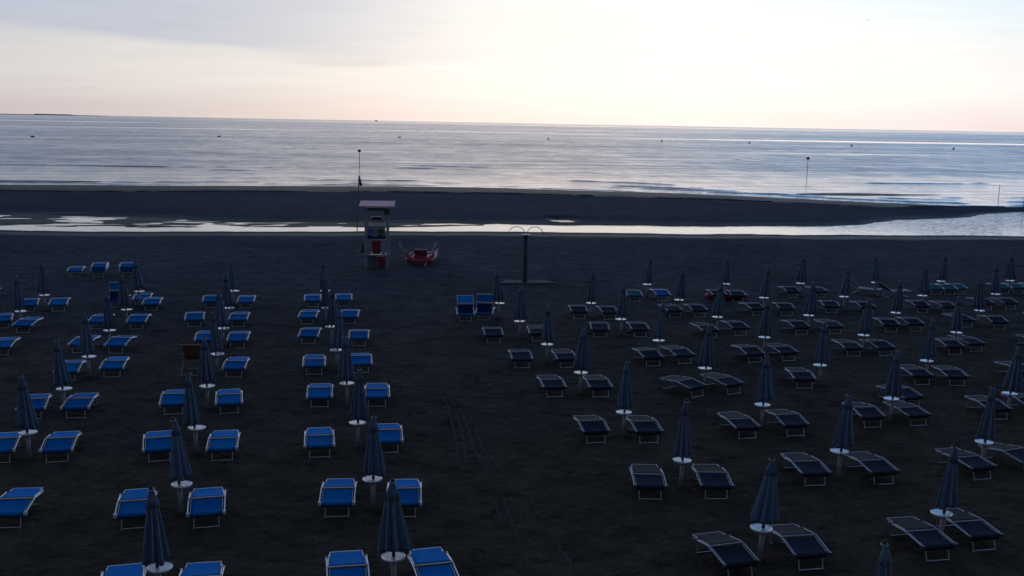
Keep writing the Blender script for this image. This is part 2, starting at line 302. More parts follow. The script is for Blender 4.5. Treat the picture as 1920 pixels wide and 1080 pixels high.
def water_material(name,r0,r1,bstr,base,calm=False):
    m=bpy.data.materials.new(name); m.use_nodes=True; g=NT(m.node_tree); b=g.n['Principled BSDF']
    geo=g.new('ShaderNodeNewGeometry').outputs['Position']; rot=g.mapping(geo,rot=(0,0,-TH))
    rs=g.new('ShaderNodeSeparateXYZ'); g.l.new(rot,rs.inputs[0]); u,v=rs.outputs[0],rs.outputs[1]
    b.inputs['Base Color'].default_value=(*base,1); b.inputs['IOR'].default_value=1.5 if calm else 1.333; b.inputs['Specular IOR Level'].default_value=.5
    lv=g.math('LOGARITHM',g.math('MAXIMUM',v,10),2.718)
    cmb=g.new('ShaderNodeCombineXYZ'); g.put(cmb.inputs[0],g.math('DIVIDE',u,g.math('MAXIMUM',v,10))); g.put(cmb.inputs[1],lv)
    if not calm:
        # slicks: long bands of smoother water lying along the shore, at several distances
        s1=g.noise(g.mapping(rot,scale=(.0035,.045,1)),1,4,.6,.4)
        s2=g.noise(g.mapping(rot,scale=(.0006,.0055,1),loc=(3,8,0)),1,4,.6,.5)
        s3=g.noise(g.mapping(rot,scale=(.00012,.0009,1),loc=(9,2,0)),1,3,.6,.5)
        a=g.smooth(s1,.60,.68); b2=g.math('MULTIPLY',g.smooth(s2,.56,.62),g.smooth(v,230,420)); b3=g.math('MULTIPLY',g.smooth(s3,.55,.62),g.smooth(v,1200,2500))
        a=g.math('MULTIPLY',a,g.smooth(v,700,300))
        sl=g.math('MAXIMUM',g.math('MULTIPLY',a,.6),g.math('MAXIMUM',b2,b3))
        shore=g.smooth(v,190,128)
        sl=g.math('MAXIMUM',sl,g.math('MULTIPLY',shore,.96))
        q1=g.noise(g.mapping(rot,scale=(.22,.12,1),loc=(4,4,0)),1,4,.65,.5); q2=g.noise(g.mapping(rot,scale=(.055,.034,1),loc=(6,4,0)),1,4,.65,.5); q3=g.noise(g.mapping(rot,scale=(.0015,.011,1),loc=(8,4,0)),1,4,.65,.5)
        q4=g.noise(g.mapping(rot,scale=(.03,.30,1),loc=(7,4,0)),1,4,.65,.5)
        q1=g.math('ADD',q1,g.math('MULTIPLY',g.math('SUBTRACT',q4,.5),1.0))
        rv_=g.math('ADD',g.math('MULTIPLY',g.math('SUBTRACT',q1,.5),.26),g.math('ADD',g.math('MULTIPLY',g.math('SUBTRACT',q2,.5),.22),g.math('MULTIPLY',g.math('SUBTRACT',q3,.5),.25)))
        g.l.new(g.math('MAXIMUM',.04,g.math('ADD',rv_,g.math('SUBTRACT',r1,g.math('MULTIPLY',sl,r1-r0)))),b.inputs['Roughness'])
        bs=g.math('SUBTRACT',bstr,g.math('MULTIPLY',sl,bstr*.6))
        h1=g.noise(g.mapping(rot,scale=(.16,.62,1)),1,4,.6,.6)
        h2=g.noise(g.mapping(rot,scale=(.03,.13,1),loc=(5,5,0)),1,3,.55,.5)
        h3=g.noise(g.mapping(rot,scale=(.05,.9,1),loc=(1,5,0)),1,3,.6,.8)
        h4=g.noise(g.mapping(rot,scale=(.006,.035,1),loc=(2,7,0)),1,3,.6,.5)
        h=g.math('ADD',g.math('MULTIPLY',h1,.80),g.math('ADD',g.math('MULTIPLY',h2,1.3),g.math('MULTIPLY',g.math('MULTIPLY',h3,1.8),shore)))
        h=g.math('ADD',h,g.math('MULTIPLY',h4,5.0))
    else:
        b.inputs['Roughness'].default_value=r0; bs=bstr
        h=g.noise(g.mapping(rot,scale=(.8,2.4,1)),1,3,.55,.5)
        if True:
            patch=g.smooth(u,36,58); bs=g.math('MULTIPLY',g.math('ADD',.25,patch),bstr)
    bn=g.new('ShaderNodeBump'); bn.inputs['Distance'].default_value=.5; g.put(bn.inputs['Strength'],bs); g.l.new(h,bn.inputs['Height']); g.l.new(bn.outputs[0],b.inputs['Normal'])
    return m
WSEA=water_material('sea_water',.06,.265,.60,(.010,.065,.12)); WLAG=water_material('lagoon_water',.04,.04,.16,(.015,.02,.025),True)
# sea sheet starts under the crest of the bar and runs to the horizon; lagoon sheet ends there
nu=60; usw=list(np.linspace(-160,200,nu))
mids=[ (float(bump_u(u,far))*.45+float(bump_u(u,sea))*.55) for u in usw]
Vw=[];Fw=[]
rows=[0,20,60,160,500,2000,9000,40000]
for k,rv in enumerate(rows):
    for j,u in enumerate(usw):
        sp=1+ (rv/160.); uu=u*sp if rv>0 else u
        vv=mids[j]+rv; Vw.append((*xy(uu,vv),ZW))
for k in range(len(rows)-1):
    for j in range(nu-1): a=k*nu+j; Fw.append((a,a+1,a+nu+1,a+nu))
me=bpy.data.meshes.new('sea'); me.from_pydata(Vw,[],Fw); me.materials.append(WSEA); o=bpy.data.objects.new('sea',me); COL.objects.link(o); tag(o,kind='structure')
Vl=[];Fl=[]
for j,u in enumerate(usw):
    n=float(bump_u(u,near))-2; Vl.append((*xy(u,n),ZW)); Vl.append((*xy(u,mids[j]-.3),ZW))
for j in range(nu-1): Fl.append((2*j,2*j+2,2*j+3,2*j+1))
me=bpy.data.meshes.new('lagoon'); me.from_pydata(Vl,[],Fl); me.materials.append(WLAG); o=bpy.data.objects.new('lagoon',me); COL.objects.link(o); tag(o,kind='structure')
# wheel ruts and footpath scuffs pressed into the sand lane: low real ridges
tr=MB()
def rut(px,w_=.022,h_=.022,seed=0):
    P=[at(x,y) for x,y in px]; pts=[]; h_*=1.6
    for a,b in zip(P,P[1:]):
        n=max(2,int((b-a).length/.22))
        for i in range(n): pts.append(a.lerp(b,i/n))
    rowsL=[]
    for i in range(1,len(pts)-1):
        t=(pts[i+1]-pts[i-1]).normalized(); s=Vector((t.y,-t.x,0)); k=noise.noise((i*.13,seed,0)); hh=h_*(.45+k*1.3); j=noise.noise((i*.6,seed,4))*.05
        u,v=uv(pts[i]); z=height2(u,v); ww=w_*(1+.5*noise.noise((i*.4,seed,9)))
        c=pts[i]+s*j; rowsL.append([(c-s*ww*2+Vector((0,0,z-.01))),(c+Vector((0,0,z+hh))),(c+s*ww*2+Vector((0,0,z-.01)))])
    vs=[p for r in rowsL for p in r]; fs=[]
    for i in range(len(rowsL)-1):
        for j in range(2): a=i*3+j; fs.append((a,a+1,a+4,a+3))
    tr.add(vs,fs)
RUTS=[[(745,640),(800,692),(840,760),(853,815),(862,880)],[(757,640),(812,692),(853,760),(868,815),(875,880)],[(790,650),(832,705),(870,780),(893,850),(925,900)],[(803,650),(846,705),(884,780),(905,840),(960,905)],
 [(925,930),(950,1000),(975,1085)],[(942,930),(968,1000),(1000,1085)],[(966,925),(1015,1010),(1055,1085)],[(990,930),(1035,1000),(1085,1085)]]
for i,px in enumerate(RUTS): rut(px,seed=i*3.1)
for i,px in enumerate([[(180,521),(330,527),(500,524)],[(500,524),(600,523),(700,528),(840,527),(940,531)],[(1040,531),(1200,527),(1330,526),(1560,520)],[(560,735),(600,742),(640,738)],[(1770,514),(1792,514.5)],[(1895,514),(1918,514)],[(1600,516),(1622,517)]]): rut(px,w_=.06,h_=.03,seed=40+i*2.3)
rr=random.Random(5)
for i in range(150):
    x=rr.uniform(20,1900); y=rr.uniform(560,1075); 
    if rr.random()<.4: x=rr.gauss(880,70); y=rr.uniform(700,1060)
    a=rr.uniform(-.5,.5) if rr.random()<.8 else rr.uniform(-1.5,1.5); L=rr.uniform(7,20)*(y-220)/600
    rut([(x,y),(x+L*math.cos(a)*.5,y+L*math.sin(a)*.22+rr.uniform(-1,1)),(x+L*math.cos(a),y+L*math.sin(a)*.4)],w_=.035,h_=.018,seed=60+i)
TURN=mat('turned_sand',(.064,.056,.050),.95,spec=.02,var=.3,bump=.4,bscale=9)
o=tr.build('sand_ruts',TURN,smooth=True); tag(o,kind='structure')
# far low coast, off to the left; bluish haze put into its base colour
P0=sight(-260,216,11500); P1=sight(142,218,11500); cb=MB(); n=60; top=[];bot=[]
rowsA=[]
for i in range(n+1):
    t=i/n; p=P0.lerp(P1,t); hgt=(6+3*noise.noise((t*9,0,0))+(7 if abs(t-.815)<.012 else 0))*(1-ss(.93,1,t)*.8)
    rowsA.append((Vector((p.x,p.y,ZW-1)),Vector((p.x,p.y,hgt)),Vector((p.x,p.y+900,hgt*.9)),Vector((p.x,p.y+900,ZW-1))))
vs=[q for r in rowsA for q in r]; fs=[]
for i in range(n):
    for j in range(3): a=i*4+j; fs.append((a,a+4,a+5,a+1))
cb.add(vs,fs); o=cb.build('distant_coast',MAT['land']); tag(o,kind='structure')

# scarp shade: a low irregular dark strip put in for the scarp's shaded edge along the seaward side of the bar
wk=MB()
def scarp_strip(u0,u1,off,wd,hh,seed,gap=.0):
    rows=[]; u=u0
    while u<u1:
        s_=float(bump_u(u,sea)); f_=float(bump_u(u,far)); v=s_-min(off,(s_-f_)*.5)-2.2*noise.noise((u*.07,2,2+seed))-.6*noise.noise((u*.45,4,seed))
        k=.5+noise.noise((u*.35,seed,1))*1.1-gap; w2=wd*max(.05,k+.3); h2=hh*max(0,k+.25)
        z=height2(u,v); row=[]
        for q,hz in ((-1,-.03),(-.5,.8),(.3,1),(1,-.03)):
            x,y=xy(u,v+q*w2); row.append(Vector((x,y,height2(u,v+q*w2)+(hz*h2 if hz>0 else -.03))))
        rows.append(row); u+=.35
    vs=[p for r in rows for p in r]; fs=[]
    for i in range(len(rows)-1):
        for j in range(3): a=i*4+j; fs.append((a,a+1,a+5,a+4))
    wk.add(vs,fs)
scarp_strip(-100,75,14,.55,.13,0.); scarp_strip(44,66,19,.9,.07,5.,.15); scarp_strip(-60,-4,24,.6,.06,8.,.35); scarp_strip(-10,36,27,.5,.05,12.,.6)
WR=mat('dark_scarp_shade',(.006,.008,.010),.85,bump=.6,bscale=30,var=.4)
o=wk.build('scarp_shade_line',WR,smooth=False); tag(o,'thin dark irregular line of painted scarp shade along the sand bar','seaweed',kind='stuff')  # no seaweed: dark strip stands in for the scarp's shaded edge
us_=[-60,-50,-40,-30,-20]

# small wavelets running in to the bar: low real ridges of water
wl=MB()
def wavelet(d,amp,wid,seed,th):
    rows=[]; u=-75.
    while u<125:
        v0=float(bump_u(u,sea))+d+ (1.0+d*.07)*noise.noise((u*.045,seed,0))+.35*noise.noise((u*.3,seed,1)); k=noise.noise((u*.05,seed,3))*1.5+noise.noise((u*.3,seed,6))*.5-th; A=amp*min(1,k*2.2)
        row=[]
        for q,e in ((-1,0),(-.62,.22),(-.3,.75),(-.02,1),(.4,.6),(1,0)):
            x,y=xy(u,v0+q*wid); row.append((x,y,ZW-.012+max(-.03,A)*e))
        rows.append(row); u+=.5
    vs=[p for r in rows for p in r]; fs=[]
    for i in range(len(rows)-1):
        for j in range(5): a=i*6+j; fs.append((a,a+1,a+7,a+6))
    wl.add(vs,fs)
for d,amp,wid,seed,th in ((.8,.05,.35,1,-.15),(1.8,.07,.4,2,-.1),(3.0,.09,.5,3,-.05),(4.6,.10,.6,4,-.05),(6.5,.12,.7,5,.0),(9,.13,.8,6,.05),(12.5,.14,.9,7,.1),(17,.15,1.1,8,.2),(22,.15,1.2,9,.3),(29,.16,1.3,10,.35),(38,.17,1.5,11,.35),(50,.18,1.7,12,.35),(64,.2,2.,13,.3),(85,.2,2.4,14,.3)): wavelet(d,amp,wid,seed*3.7,th)
o=wl.build('small_waves',WSEA,smooth=True); tag(o,kind='structure')
# ---- survey of seats and parasols (sight lines through photo pixels onto the ground)
# loungers: id -> (foot x, foot y, far x, far y, kind)
B='b';G='g';T='t'
LG=[
(140.5,519,146,497.5,B),(55.5,586,57,559.5,B),(110,584.5,117,559,B),(266,575,272,549.5,B),(284,583,291,558,B),
(6,611,5,593,B),(44,624,66,596,B),(184,617.5,200,589.5,B),(256,617.5,269,589.5,B),(1,667,22,633,B),(149.5,662,173,630,B),(217.5,663,240,631,B),
(126,714,142,677,B),(210,708,224,670,B),(397,577.5,399,554,B),(461,579,465.5,554,B),(365,615,367.5,584,B),(447,613,453,586,B),(385,652.5,390,621,B),
(444.5,654.5,454,621,B),(439,708,449,671,B),(325,778,333,732,B),(430,776,430,731,B),(57,791,76,737,B),(143,784,163,739,B),
(299,866,299,810,B),(416.6,865,424,808,B),(-2,869,19,812.5,B),(107,868,127,810,B),(15,991,52,917,B),(252,993,262,918,B),(387.4,990,390.5,917,B),
(228,1140,236,1060,B),(374,1138,383.5,1056,B),(-22,563,-15,540,B),
(586.5,576,587,552,B),(644.5,574.5,645,551,B),(576,608,584.5,582,B),(654,608,660,580.5,B),(577.5,646,588,615,B),(672,652.5,675,616,B),
(589,703,590,666,B),(677,699,676,664,B),(599,766,602,719,B),(707,764,707,719,B),(599.5,859,598.5,803,B),(728,851,725.5,795,B),
(631.7,971,638.5,899,B),(757,971.6,759,900,B),(653,1114,648.5,1035,B),(818,1110,796.7,1030,B),
(925.6,644,920,614,G),(1009,639,1004,612,G),(979.7,692,969,655,G),(1064,691,1049,655,G),(1040.5,746,1024,703.5,G),(1127,746,1109.4,704,G),
(1117,831,1096,781,G),(1217,832,1192.5,780,G),(1219,938.5,1207.5,871.6,G),(1343.6,938.5,1321,871,G),(1394,1092,1324,1001,G),(1523,1072,1463,984,G),
(1528.7,912.5,1486,850.5,G),(1657.5,910,1604,849,G),(1760,1054,1687,971,G),(1847.5,1035,1771,954.5,G),(1841,900,1774,842.5,G),(1930,887.5,1856,835,G),
(1224,687,1200,653.5,G),(1285,683,1252.6,649,G),(1308,744.7,1251.6,707,G),(1378,740,1326,700.5,G),(1417,681,1384.4,647,G),(1480,678,1444.5,644.5,G),
(1509,729.6,1488,690,G),(1402,824,1363.6,773.5,G),(1491.6,818.5,1453.7,769.4,G),(1601,669,1573,636.7,G),(1660.4,668,1624,637,G),
(1728.7,722,1695.5,685,G),(1793.7,724,1764,687,G),(1704,762,1664,725.6,G),(1720.6,798.7,1674,753.7,G),(1635.8,802.4,1597.7,755.7,G),
(1872.8,787.7,1826.5,743,G),(1944,782,1896,739.4,G),(1925,714,1880,679,G),(1189,566.7,1184,543,T),(1242,564,1230,543,B),
(1266,595.4,1245.5,571,G),(1312,594.8,1292,570.4,G),(1201,633.5,1187,603,G),(1125.4,634.4,1120,603,G),(1086,598.5,1078.5,572.5,G),(1144,599.6,1128.5,574,G),
(1347,564,1337,544,G),(1381.5,565.5,1376,545,G),(1419,591,1397.5,569,G),(1474,592,1461,568,G),(1333,634,1306,606,G),(1389,629.8,1363,601.7,G),
(1486,558.5,1470,537.7,G),(1539,558.3,1524.6,539,G),(1503,628,1476,600.6,G),(1564,626,1540,600,G),(1557,587.5,1548,563.5,G),(1628,589,1603,565,G),
(1729,587,1707.5,562.7,G),(1778,587.5,1754,564.8,G),(1669,623,1652,597,G),(1715,621,1693,595.5,G),(1751,552.7,1746,533,T),(1796.7,551.7,1784,531,T),
(1778,553.7,1768,532,T),(1849,581,1822,558.5,G),(1893,580.4,1868,558.5,G),(1883,551.7,1866,533,T),(1906.5,551,1892,531,T),(1938,551,1922,530,T),
(1812,613.8,1778,589,G),(1872.7,617.7,1850,592,G),(1787,664,1762,635.5,G),(1831.7,660,1789,629,G),(1958,655,1925,630,G),(1962,610,1935,588,G)]
# umbrellas: disc x,y, top x,y, block, col, row-from-sea
UM=[(82,553,77,488,'L',4,1),(260,546,259,483,'L',3,1),(437,545,433,481,'L',2,1),(608,545,607,482,'L',1,1),(37,583,34,513,'L',4,2),(236,580,236,508,'L',3,2),(427,577,426,507,'L',2,2),(612,577,613,508,'L',1,2),
(204,619,203,542,'L',3,3),(417,615,410,540,'L',2,3),(622,612,626,537,'L',1,3),(164,668,161,581,'L',3,4),(405,663,398,577,'L',2,4),(633,656,640,573,'L',1,4),
(117,728,114,630,'L',3,5),(388,723,388,628,'L',2,5),(650,718,651,622,'L',1,5),(51,810,46,698,'L',3,6),(365,801,359,691,'L',2,6),(671,792,675,687,'L',1,6),
(336,907,329,778,'L',2,7),(700,897,704,771,'L',1,7),(295,1063,288,906,'L',2,8),(738,1042,739,889,'L',1,8),
(1215,533,1219,476,'R',3,1),(1361,532,1361,475,'R',4,1),(1502,531,1506,474,'R',5,1),(1641,529.5,1641,475,'R',6,1),(1766,527,1768,473,'R',7,1),(1893,526,1895,474,'R',8,1),
(935,568,934,500,'R',1,2),(1109,568,1112,504,'R',2,2),(1275,562,1279,498,'R',3,2),(1434,558,1436,496,'R',4,2),(1584,556,1588,496,'R',5,2),(1731,554,1736,496,'R',6,2),(1865,551,1870,496,'R',7,2),
(975,602,977,529,'R',1,3),(1166,598,1170,528,'R',2,3),(1347,594,1353,526,'R',3,3),(1518,591,1524,524,'R',4,3),(1680,586,1684,521,'R',5,3),(1835,582,1842,521,'R',6,3),
(1026,645,1026,563,'R',1,4),(1237,638,1241,561,'R',2,4),(1435,632,1438,556,'R',3,4),(1621,628,1626,554,'R',4,4),(1793,623,1798,553,'R',5,4),
(1090,698,1093,607,'R',1,5),(1324,690,1329,604,'R',2,5),(1540,684,1542,598,'R',3,5),(1740,676,1743,593,'R',4,5),
(1171,772,1175,668,'R',1,6),(1431,758,1434,660,'R',2,6),(1674,747,1680,652,'R',3,6),(1895,737,1903,644,'R',4,6),
(1280,862,1285,743,'R',1,7),(1577,845,1585,731,'R',2,7),(1847,828,1853,718,'R',3,7),
(1431,989,1443,848,'R',1,8),(1770,961,1785,826,'R',2,8),(1651,1180,1658,1012,'R',1,9)]
# ---------------------------------------------------------------- sun loungers
def lounger(fab,sling,shade_tone,tube,jointm,folded=False,raised=False,h=0.,lift=0.,sagk=1.):
    root=empty('sun_lounger')
    W=.35
    def profz(y):                                   # side rail profile: low hump, highest at the joint
        return .405+h-(.085+h)*max(0,(-.08-y))/.6-(.075+h)*max(0,y+.08)/.75
    f=MB()
    for s in (-1,1):
        f.tube([(s*W,-.68,profz(-.68)),(s*W,-.08,profz(-.08)),(s*W,.40,profz(.40))],.0135,7)
        f.tube([(s*(W-.045),-.08,profz(-.08)-.012),(s*(W-.045),.60,profz(.60)-.012)],.010,6)
    f.tube([(-W,-.08,profz(-.08)+.006),(W,-.08,profz(-.08)+.006)],.013,7)
    f.tube([(-W+.03,-.60,profz(-.6)-.03),(W-.03,-.60,profz(-.6)-.03)],.011,6)
    f.tube([(-W+.045,.60,profz(.60)-.012),(W-.045,.60,profz(.60)-.012)],.011,6)
    f.build('side_frame',MAT[tube],root)
    if not folded:
        for y0,y1 in ((-.565,-.655),(.50,.585)):
            l=MB(); wl=.235; zt=profz(y0)-.05
            l.tube([(-wl,y0,zt),(-wl,y1,-.01)],.012,6); l.tube([(wl,y0,zt),(wl,y1,-.01)],.012,6)
            l.tube([(-wl,y1+(y0-y1)*.1,.025),(wl,y1+(y0-y1)*.1,.025)],.010,6); l.tube([(-wl,y0,zt),(wl,y0,zt)],.010,6)
            l.build('leg',MAT['tube_dull'],root)
    else:
        l=MB()
        for s in (-1,1): l.tube([(s*.235,-.5,profz(-.5)-.045),(s*.235,-.2,profz(-.2)-.05)],.012,6)
        l.build('leg',MAT['tube_dull'],root)
    for s in (-1,1):
        j=MB(); j.box((s*(W-.004),-.655,profz(-.655)-.014),(.058,.075,.065)); j.build('corner_joint',MAT[jointm],root); MB().box((s*(W+.002),.40,profz(.40)),(.04,.05,.04)).build('end_cap',MAT[jointm],root)
    # near sling with its end wrapped over the cross tube
    rows=[]
    for i in range(13):
        t=i/12; y=-.12-.50*t
        rows.append([(x,y,profz(y)-.012-.030*sagk*math.sin(math.pi*t)*(1-(x/.31)**2)) for x in (-.305,-.2,-.1,0,.1,.2,.305)])
    for k,(y,dz) in enumerate(((-.635,-.03),(-.632,-.085))): rows.append([(x,y,profz(-.62)-.012+dz) for x in (-.305,-.2,-.1,0,.1,.2,.305)])
    MB().sheet(rows,.006).build('sling',MAT[sling],root,True)
    for s in (-1,1): MB().tube([(s*.305,-.13,profz(-.13)-.004),(s*.305,-.38,profz(-.38)-.008),(s*.305,-.615,profz(-.615)-.006)],.006,5).build('sling_edge',MAT['tube_dull'],root)
    if raised:
        # back rest and sunshade standing up over the near end, facing the promenade
        b=MB(); b.sheet([[(x,-.56+.16*t,.31+.36*t-.02*math.sin(math.pi*t)) for x in (-.30,-.15,0,.15,.30)] for t in [i/8 for i in range(9)]],.012); b.build('backrest',MAT['shaded_blue'],root,True)  # shade on the steep back put into a darker blue cloth
        fr=MB(); pts=[(-.32,-.56,.30),(-.32,-.40,.68),(.32,-.40,.68),(.32,-.56,.30)]; fr.tube(pts,.013,6,True); fr.build('backrest_frame',MAT['tube_dull'],root)
        z0=.72; z1=1.04 if raised==1 else .96; y0=-.40; y1=-.34 if raised==1 else .02
        b=MB(); b.sheet([[(x,y0+(y1-y0)*t,z0+(z1-z0)*t+.01*math.sin(math.pi*t)) for x in (-.31,-.15,0,.15,.31)] for t in [i/6 for i in range(7)]],.012); sh=b.build('sunshade',MAT[fab],root,True)
        fr=MB(); fr.tube([(-.325,y0,z0),(-.325,y1,z1),(.325,y1,z1),(.325,y0,z0)],.013,6,True); fr.build('shade_frame',MAT[tube],sh)
        ar=MB()
        for s in (-1,1): ar.tube([(s*.34,-.40,.70),(s*.35,-.25,.45),(s*.35,-.50,.33)],.014,6)
        ar.build('shade_arm',MAT[tube],root)
    # sunshade folded flat over the head end
    rows=[]
    if not raised:
        for i in range(11):
            t=i/10; y=-.045+.71*t; wd=.325-.045*t
            sag=.022*sagk*math.sin(math.pi*t)
            rows.append([(wd*q,y,profz(y)+.022-sag*(1-q*q)*.8) for q in (-1,-.66,-.33,0,.33,.66,1)])
        sh=MB().sheet(rows,.006).build('sunshade',MAT[fab],root,True)
        fr=MB(); fr.tube([(-.33,-.045,profz(-.045)+.018),(-.325,.32,profz(.32)+.018)],.010,6); fr.tube([(.33,-.045,profz(-.045)+.018),(.325,.32,profz(.32)+.018)],.010,6)
        fr.tube([(-.292,.44,profz(.44)+.02),(-.285,.672,profz(.672)+.02),(.285,.672,profz(.672)+.02),(.292,.44,profz(.44)+.02)],.012,6)
        fr.build('shade_frame',MAT[tube],sh)
    else:
        for i in range(9):
            t=i/8; y=-.045+.70*t
            rows.append([(.31*q,y,profz(y)-.01-.02*math.sin(math.pi*t)*(1-q*q)) for q in (-1,-.5,0,.5,1)])
        MB().sheet(rows,.006).build('seat_sling',MAT[sling],root,True)
    return root
PROTO={'t':lounger('teal','teal',0,'tube_dull','joint')}
for q,(h_,sg_) in enumerate(((0.,1.),(.02,1.8),(-.02,.5),(.035,1.3))):
    PROTO['b%d'%q]=lounger('blue','blue_dark',0,'tube','joint',h=h_,sagk=sg_); PROTO['g%d'%q]=lounger('greyshade','navy',0,'tube_g','joint_dark',h=h_,sagk=sg_)
PROTO['f']=lounger('blue','blue_dark',0,'tube','joint',folded=True)
used=set()
def put(k,x,y,z,rz):
    if k in 'bg': k=k+str(random.randrange(4))
    o=PROTO[k] if k not in used else copy_tree(PROTO[k]); used.add(k)
    o.location=(x,y,z); o.rotation_euler=(0,0,rz); return o
def gz(x,y): u,v=uv((x,y)); return height2(u,v)
ORD=['','first','second','third','fourth','fifth','sixth','seventh','eighth','ninth']
def blockcol(b,c):
    if b=='L': return {1:'first column left of sand lane',2:'second column left of sand lane',3:'third column left of sand lane',4:'leftmost column'}[c]
    return ORD[c]+' column right of sand lane'
# parasols first, so that seats can be described by them
UB=[]
for (dx_,dy_,tx,ty,b,c_,r_) in UM:
    p=at(dx_,dy_,.67); UB.append((p.x,p.y,b,c_,r_))
GRP={'b':'blue sun loungers on the dark sand','t':'blue sun loungers on the dark sand','g':'grey sun loungers on the dark sand'}
CN={'b':'blue','g':'grey','t':'teal'}
seen={}
cand=[]
for (fx,fy,rx,ry,k) in LG:
    a=at(fx,fy,0); b=at(rx,ry,.345); d=(b-a); d.z=0
    ang=math.atan2(d.x,d.y); w_=min(1,max(.45,1-(a.y-32)/45)); ang=ang*w_+R(-8)*(1-w_)
    dr=Vector((math.sin(ang),math.cos(ang),0)); L=1.325
    if fy>1080 or fy<0: ctr=b-dr*L*.5
    elif b.x and (ry<541 and fy<600 and abs(d.length-L)>.25): ctr=a+dr*L*.5
    else: ctr=((a+dr*L*.5)+(b-dr*L*.5))*.5
    ctr.z=0; z=gz(ctr.x,ctr.y); z=0 if ctr.y<62 else z
    o=put(k,ctr.x,ctr.y,z,-ang)
    # nearest parasol, and the side of it
    best=min(UB,key=lambda q:(q[0]-ctr.x)**2+((q[1]-ctr.y)*.8)**2); side='left' if uv(ctr)[0]<uv(best)[0] else 'right'
    cand.append([o,k,best,side,ctr,(fx,fy)])
def row_from_front(b,c_,r_):
    rows=sorted([q[4] for q in UB if q[2]==b and q[3]==c_],reverse=True); return rows.index(r_)+1
def where(b,c_,r_):
    n=row_from_front(b,c_,r_); return ('nearest' if n==1 else ORD[n])
for q in cand:
    o,k,best,side,ctr,px=q; b,c_,r_=best[2:]; n=row_from_front(b,c_,r_)
    lab='%s lounger %s of parasol %d from the front, %s'%(CN[k],side,n,blockcol(b,c_))
    seen.setdefault(lab,[]).append(q)
for lab,qs in seen.items():
    if len(qs)==1: tag(qs[0][0],lab,'sun lounger',GRP[qs[0][1]])
    else:
        qs.sort(key=lambda q:(q[4].y)); 
        for i,q in enumerate(qs):
            tag(q[0],('front ' if i==0 else 'rear ' if i==1 else 'rearmost ')+lab,'sun lounger',GRP[q[1]])
for q in cand:
    k_={(1925,714):'grey lounger at the right picture edge, behind the parasol nearest that edge',(1958,655):'grey lounger barely showing at right picture edge, beside parasol 1 of sixth column',(1962,610):'grey lounger barely showing at right picture edge, beside the last parasol of seventh column'}.get(q[5])
    if k_: q[0]['label']=k_
# the far left row of folded stock: one single lounger and two stacks of four
for (fx,fy,n,lab) in ((140.5,519,1,'leftmost of the three piles of blue loungers, a single one near the sea'),(185,519.5,4,'middle pile'),(238,519,4,'right pile')):
    p=at(fx,fy); a=R(-14); c0=p+Vector((math.sin(a),math.cos(a),0))*.65; lz=gz(c0.x,c0.y)
    if n==1: continue
    for i in range(n):
        o=put('b' if i==0 else 'f',c0.x+random.uniform(-.02,.02),c0.y+random.uniform(-.02,.02),lz*0+i*.072,-a+R(random.uniform(-1.2,1.2)))
        word=['lowest','second from bottom','third from bottom','topmost'][i]
        tag(o,'blue lounger, %s in the %s of stacked loungers at far left'%(word,lab),'sun lounger','stacked blue sun loungers')
        if i>0: o.name='sun_lounger'
o0=cand[0][0]; o0['label']='single unstacked blue lounger left of the two stacked piles at far left'
# raised ones
for i,(fx,fy,kind,lab,ang) in enumerate(((873,603,2,'blue lounger with raised back and tilted shade, left one of the raised pair',-6),(907.5,601,1,'blue lounger with raised back and upright framed shade, right one of the raised pair',4),(219,577,1,'blue lounger with tall raised back among the parasols at far left',-8))):
    o=lounger('blue','blue_dark',0,'tube','joint',raised=kind); p=at(fx,fy); a=R(ang); c0=p+Vector((math.sin(a),math.cos(a),0))*.65; o.location=(c0.x,c0.y,0); o.rotation_euler=(0,0,-a)
    if i==0:
        for ch in o.children:
            pass
    tag(o,lab,'sun lounger','blue sun loungers on the dark sand')
# two grey reclining beds turned side-on near the right
def recliner():
    root=empty('beach_recliner')
    f=MB()
    for s in (-1,1):
        f.tube([(s*.3,-.62,.30),(s*.3,.42,.30)],.016,7); f.tube([(s*.3,.42,.30),(s*.3,1.05,.72)],.016,7); f.tube([(s*.3,.25,.30),(s*.3,.62,.0)],.012,6)
    f.tube([(-.3,-.62,.30),(.3,-.62,.30)],.014,6); f.tube([(-.3,1.05,.72),(.3,1.05,.72)],.014,6); f.build('side_frame',MAT['tube_dull'],root)
    for y in (-.5,.62):
        l=MB(); l.tube([(-.25,y+.05,.3),(-.25,y,0),(.25,y,0),(.25,y+.05,.3)],.012,6); l.build('leg',MAT['tube_dull'],root)
    MB().sheet([[(x,-.60+1.02*t,.315-.02*math.sin(math.pi*t)) for x in (-.28,-.1,.1,.28)] for t in [i/8 for i in range(9)]],.01).build('seat',MAT['greyseat'],root,True)
    MB().sheet([[(x,.42+.62*t,.31+.41*t-.02*math.sin(math.pi*t)) for x in (-.28,-.1,.1,.28)] for t in [i/8 for i in range(9)]],.01).build('backrest',MAT['navy'],root,True)
    return root
MAT['greyseat']=cloth('pale_grey_bed_fabric',(.16,.17,.19),.6)
rc=recliner(); rc2=copy_tree(rc)
p=at(1681,556); rc.location=(p.x,p.y,0); rc.rotation_euler=(0,0,R(90+10)); tag(rc,'grey recliner bed seen side-on with raised back, lying nearest the sea right of centre','recliner','side-on recliner beds')
p=at(1624,552); rc2.location=(p.x,p.y,0); rc2.rotation_euler=(0,0,R(90-35)); tag(rc2,'dark recliner turned half side-on, just left of the other side-on recliner','recliner','side-on recliner beds')
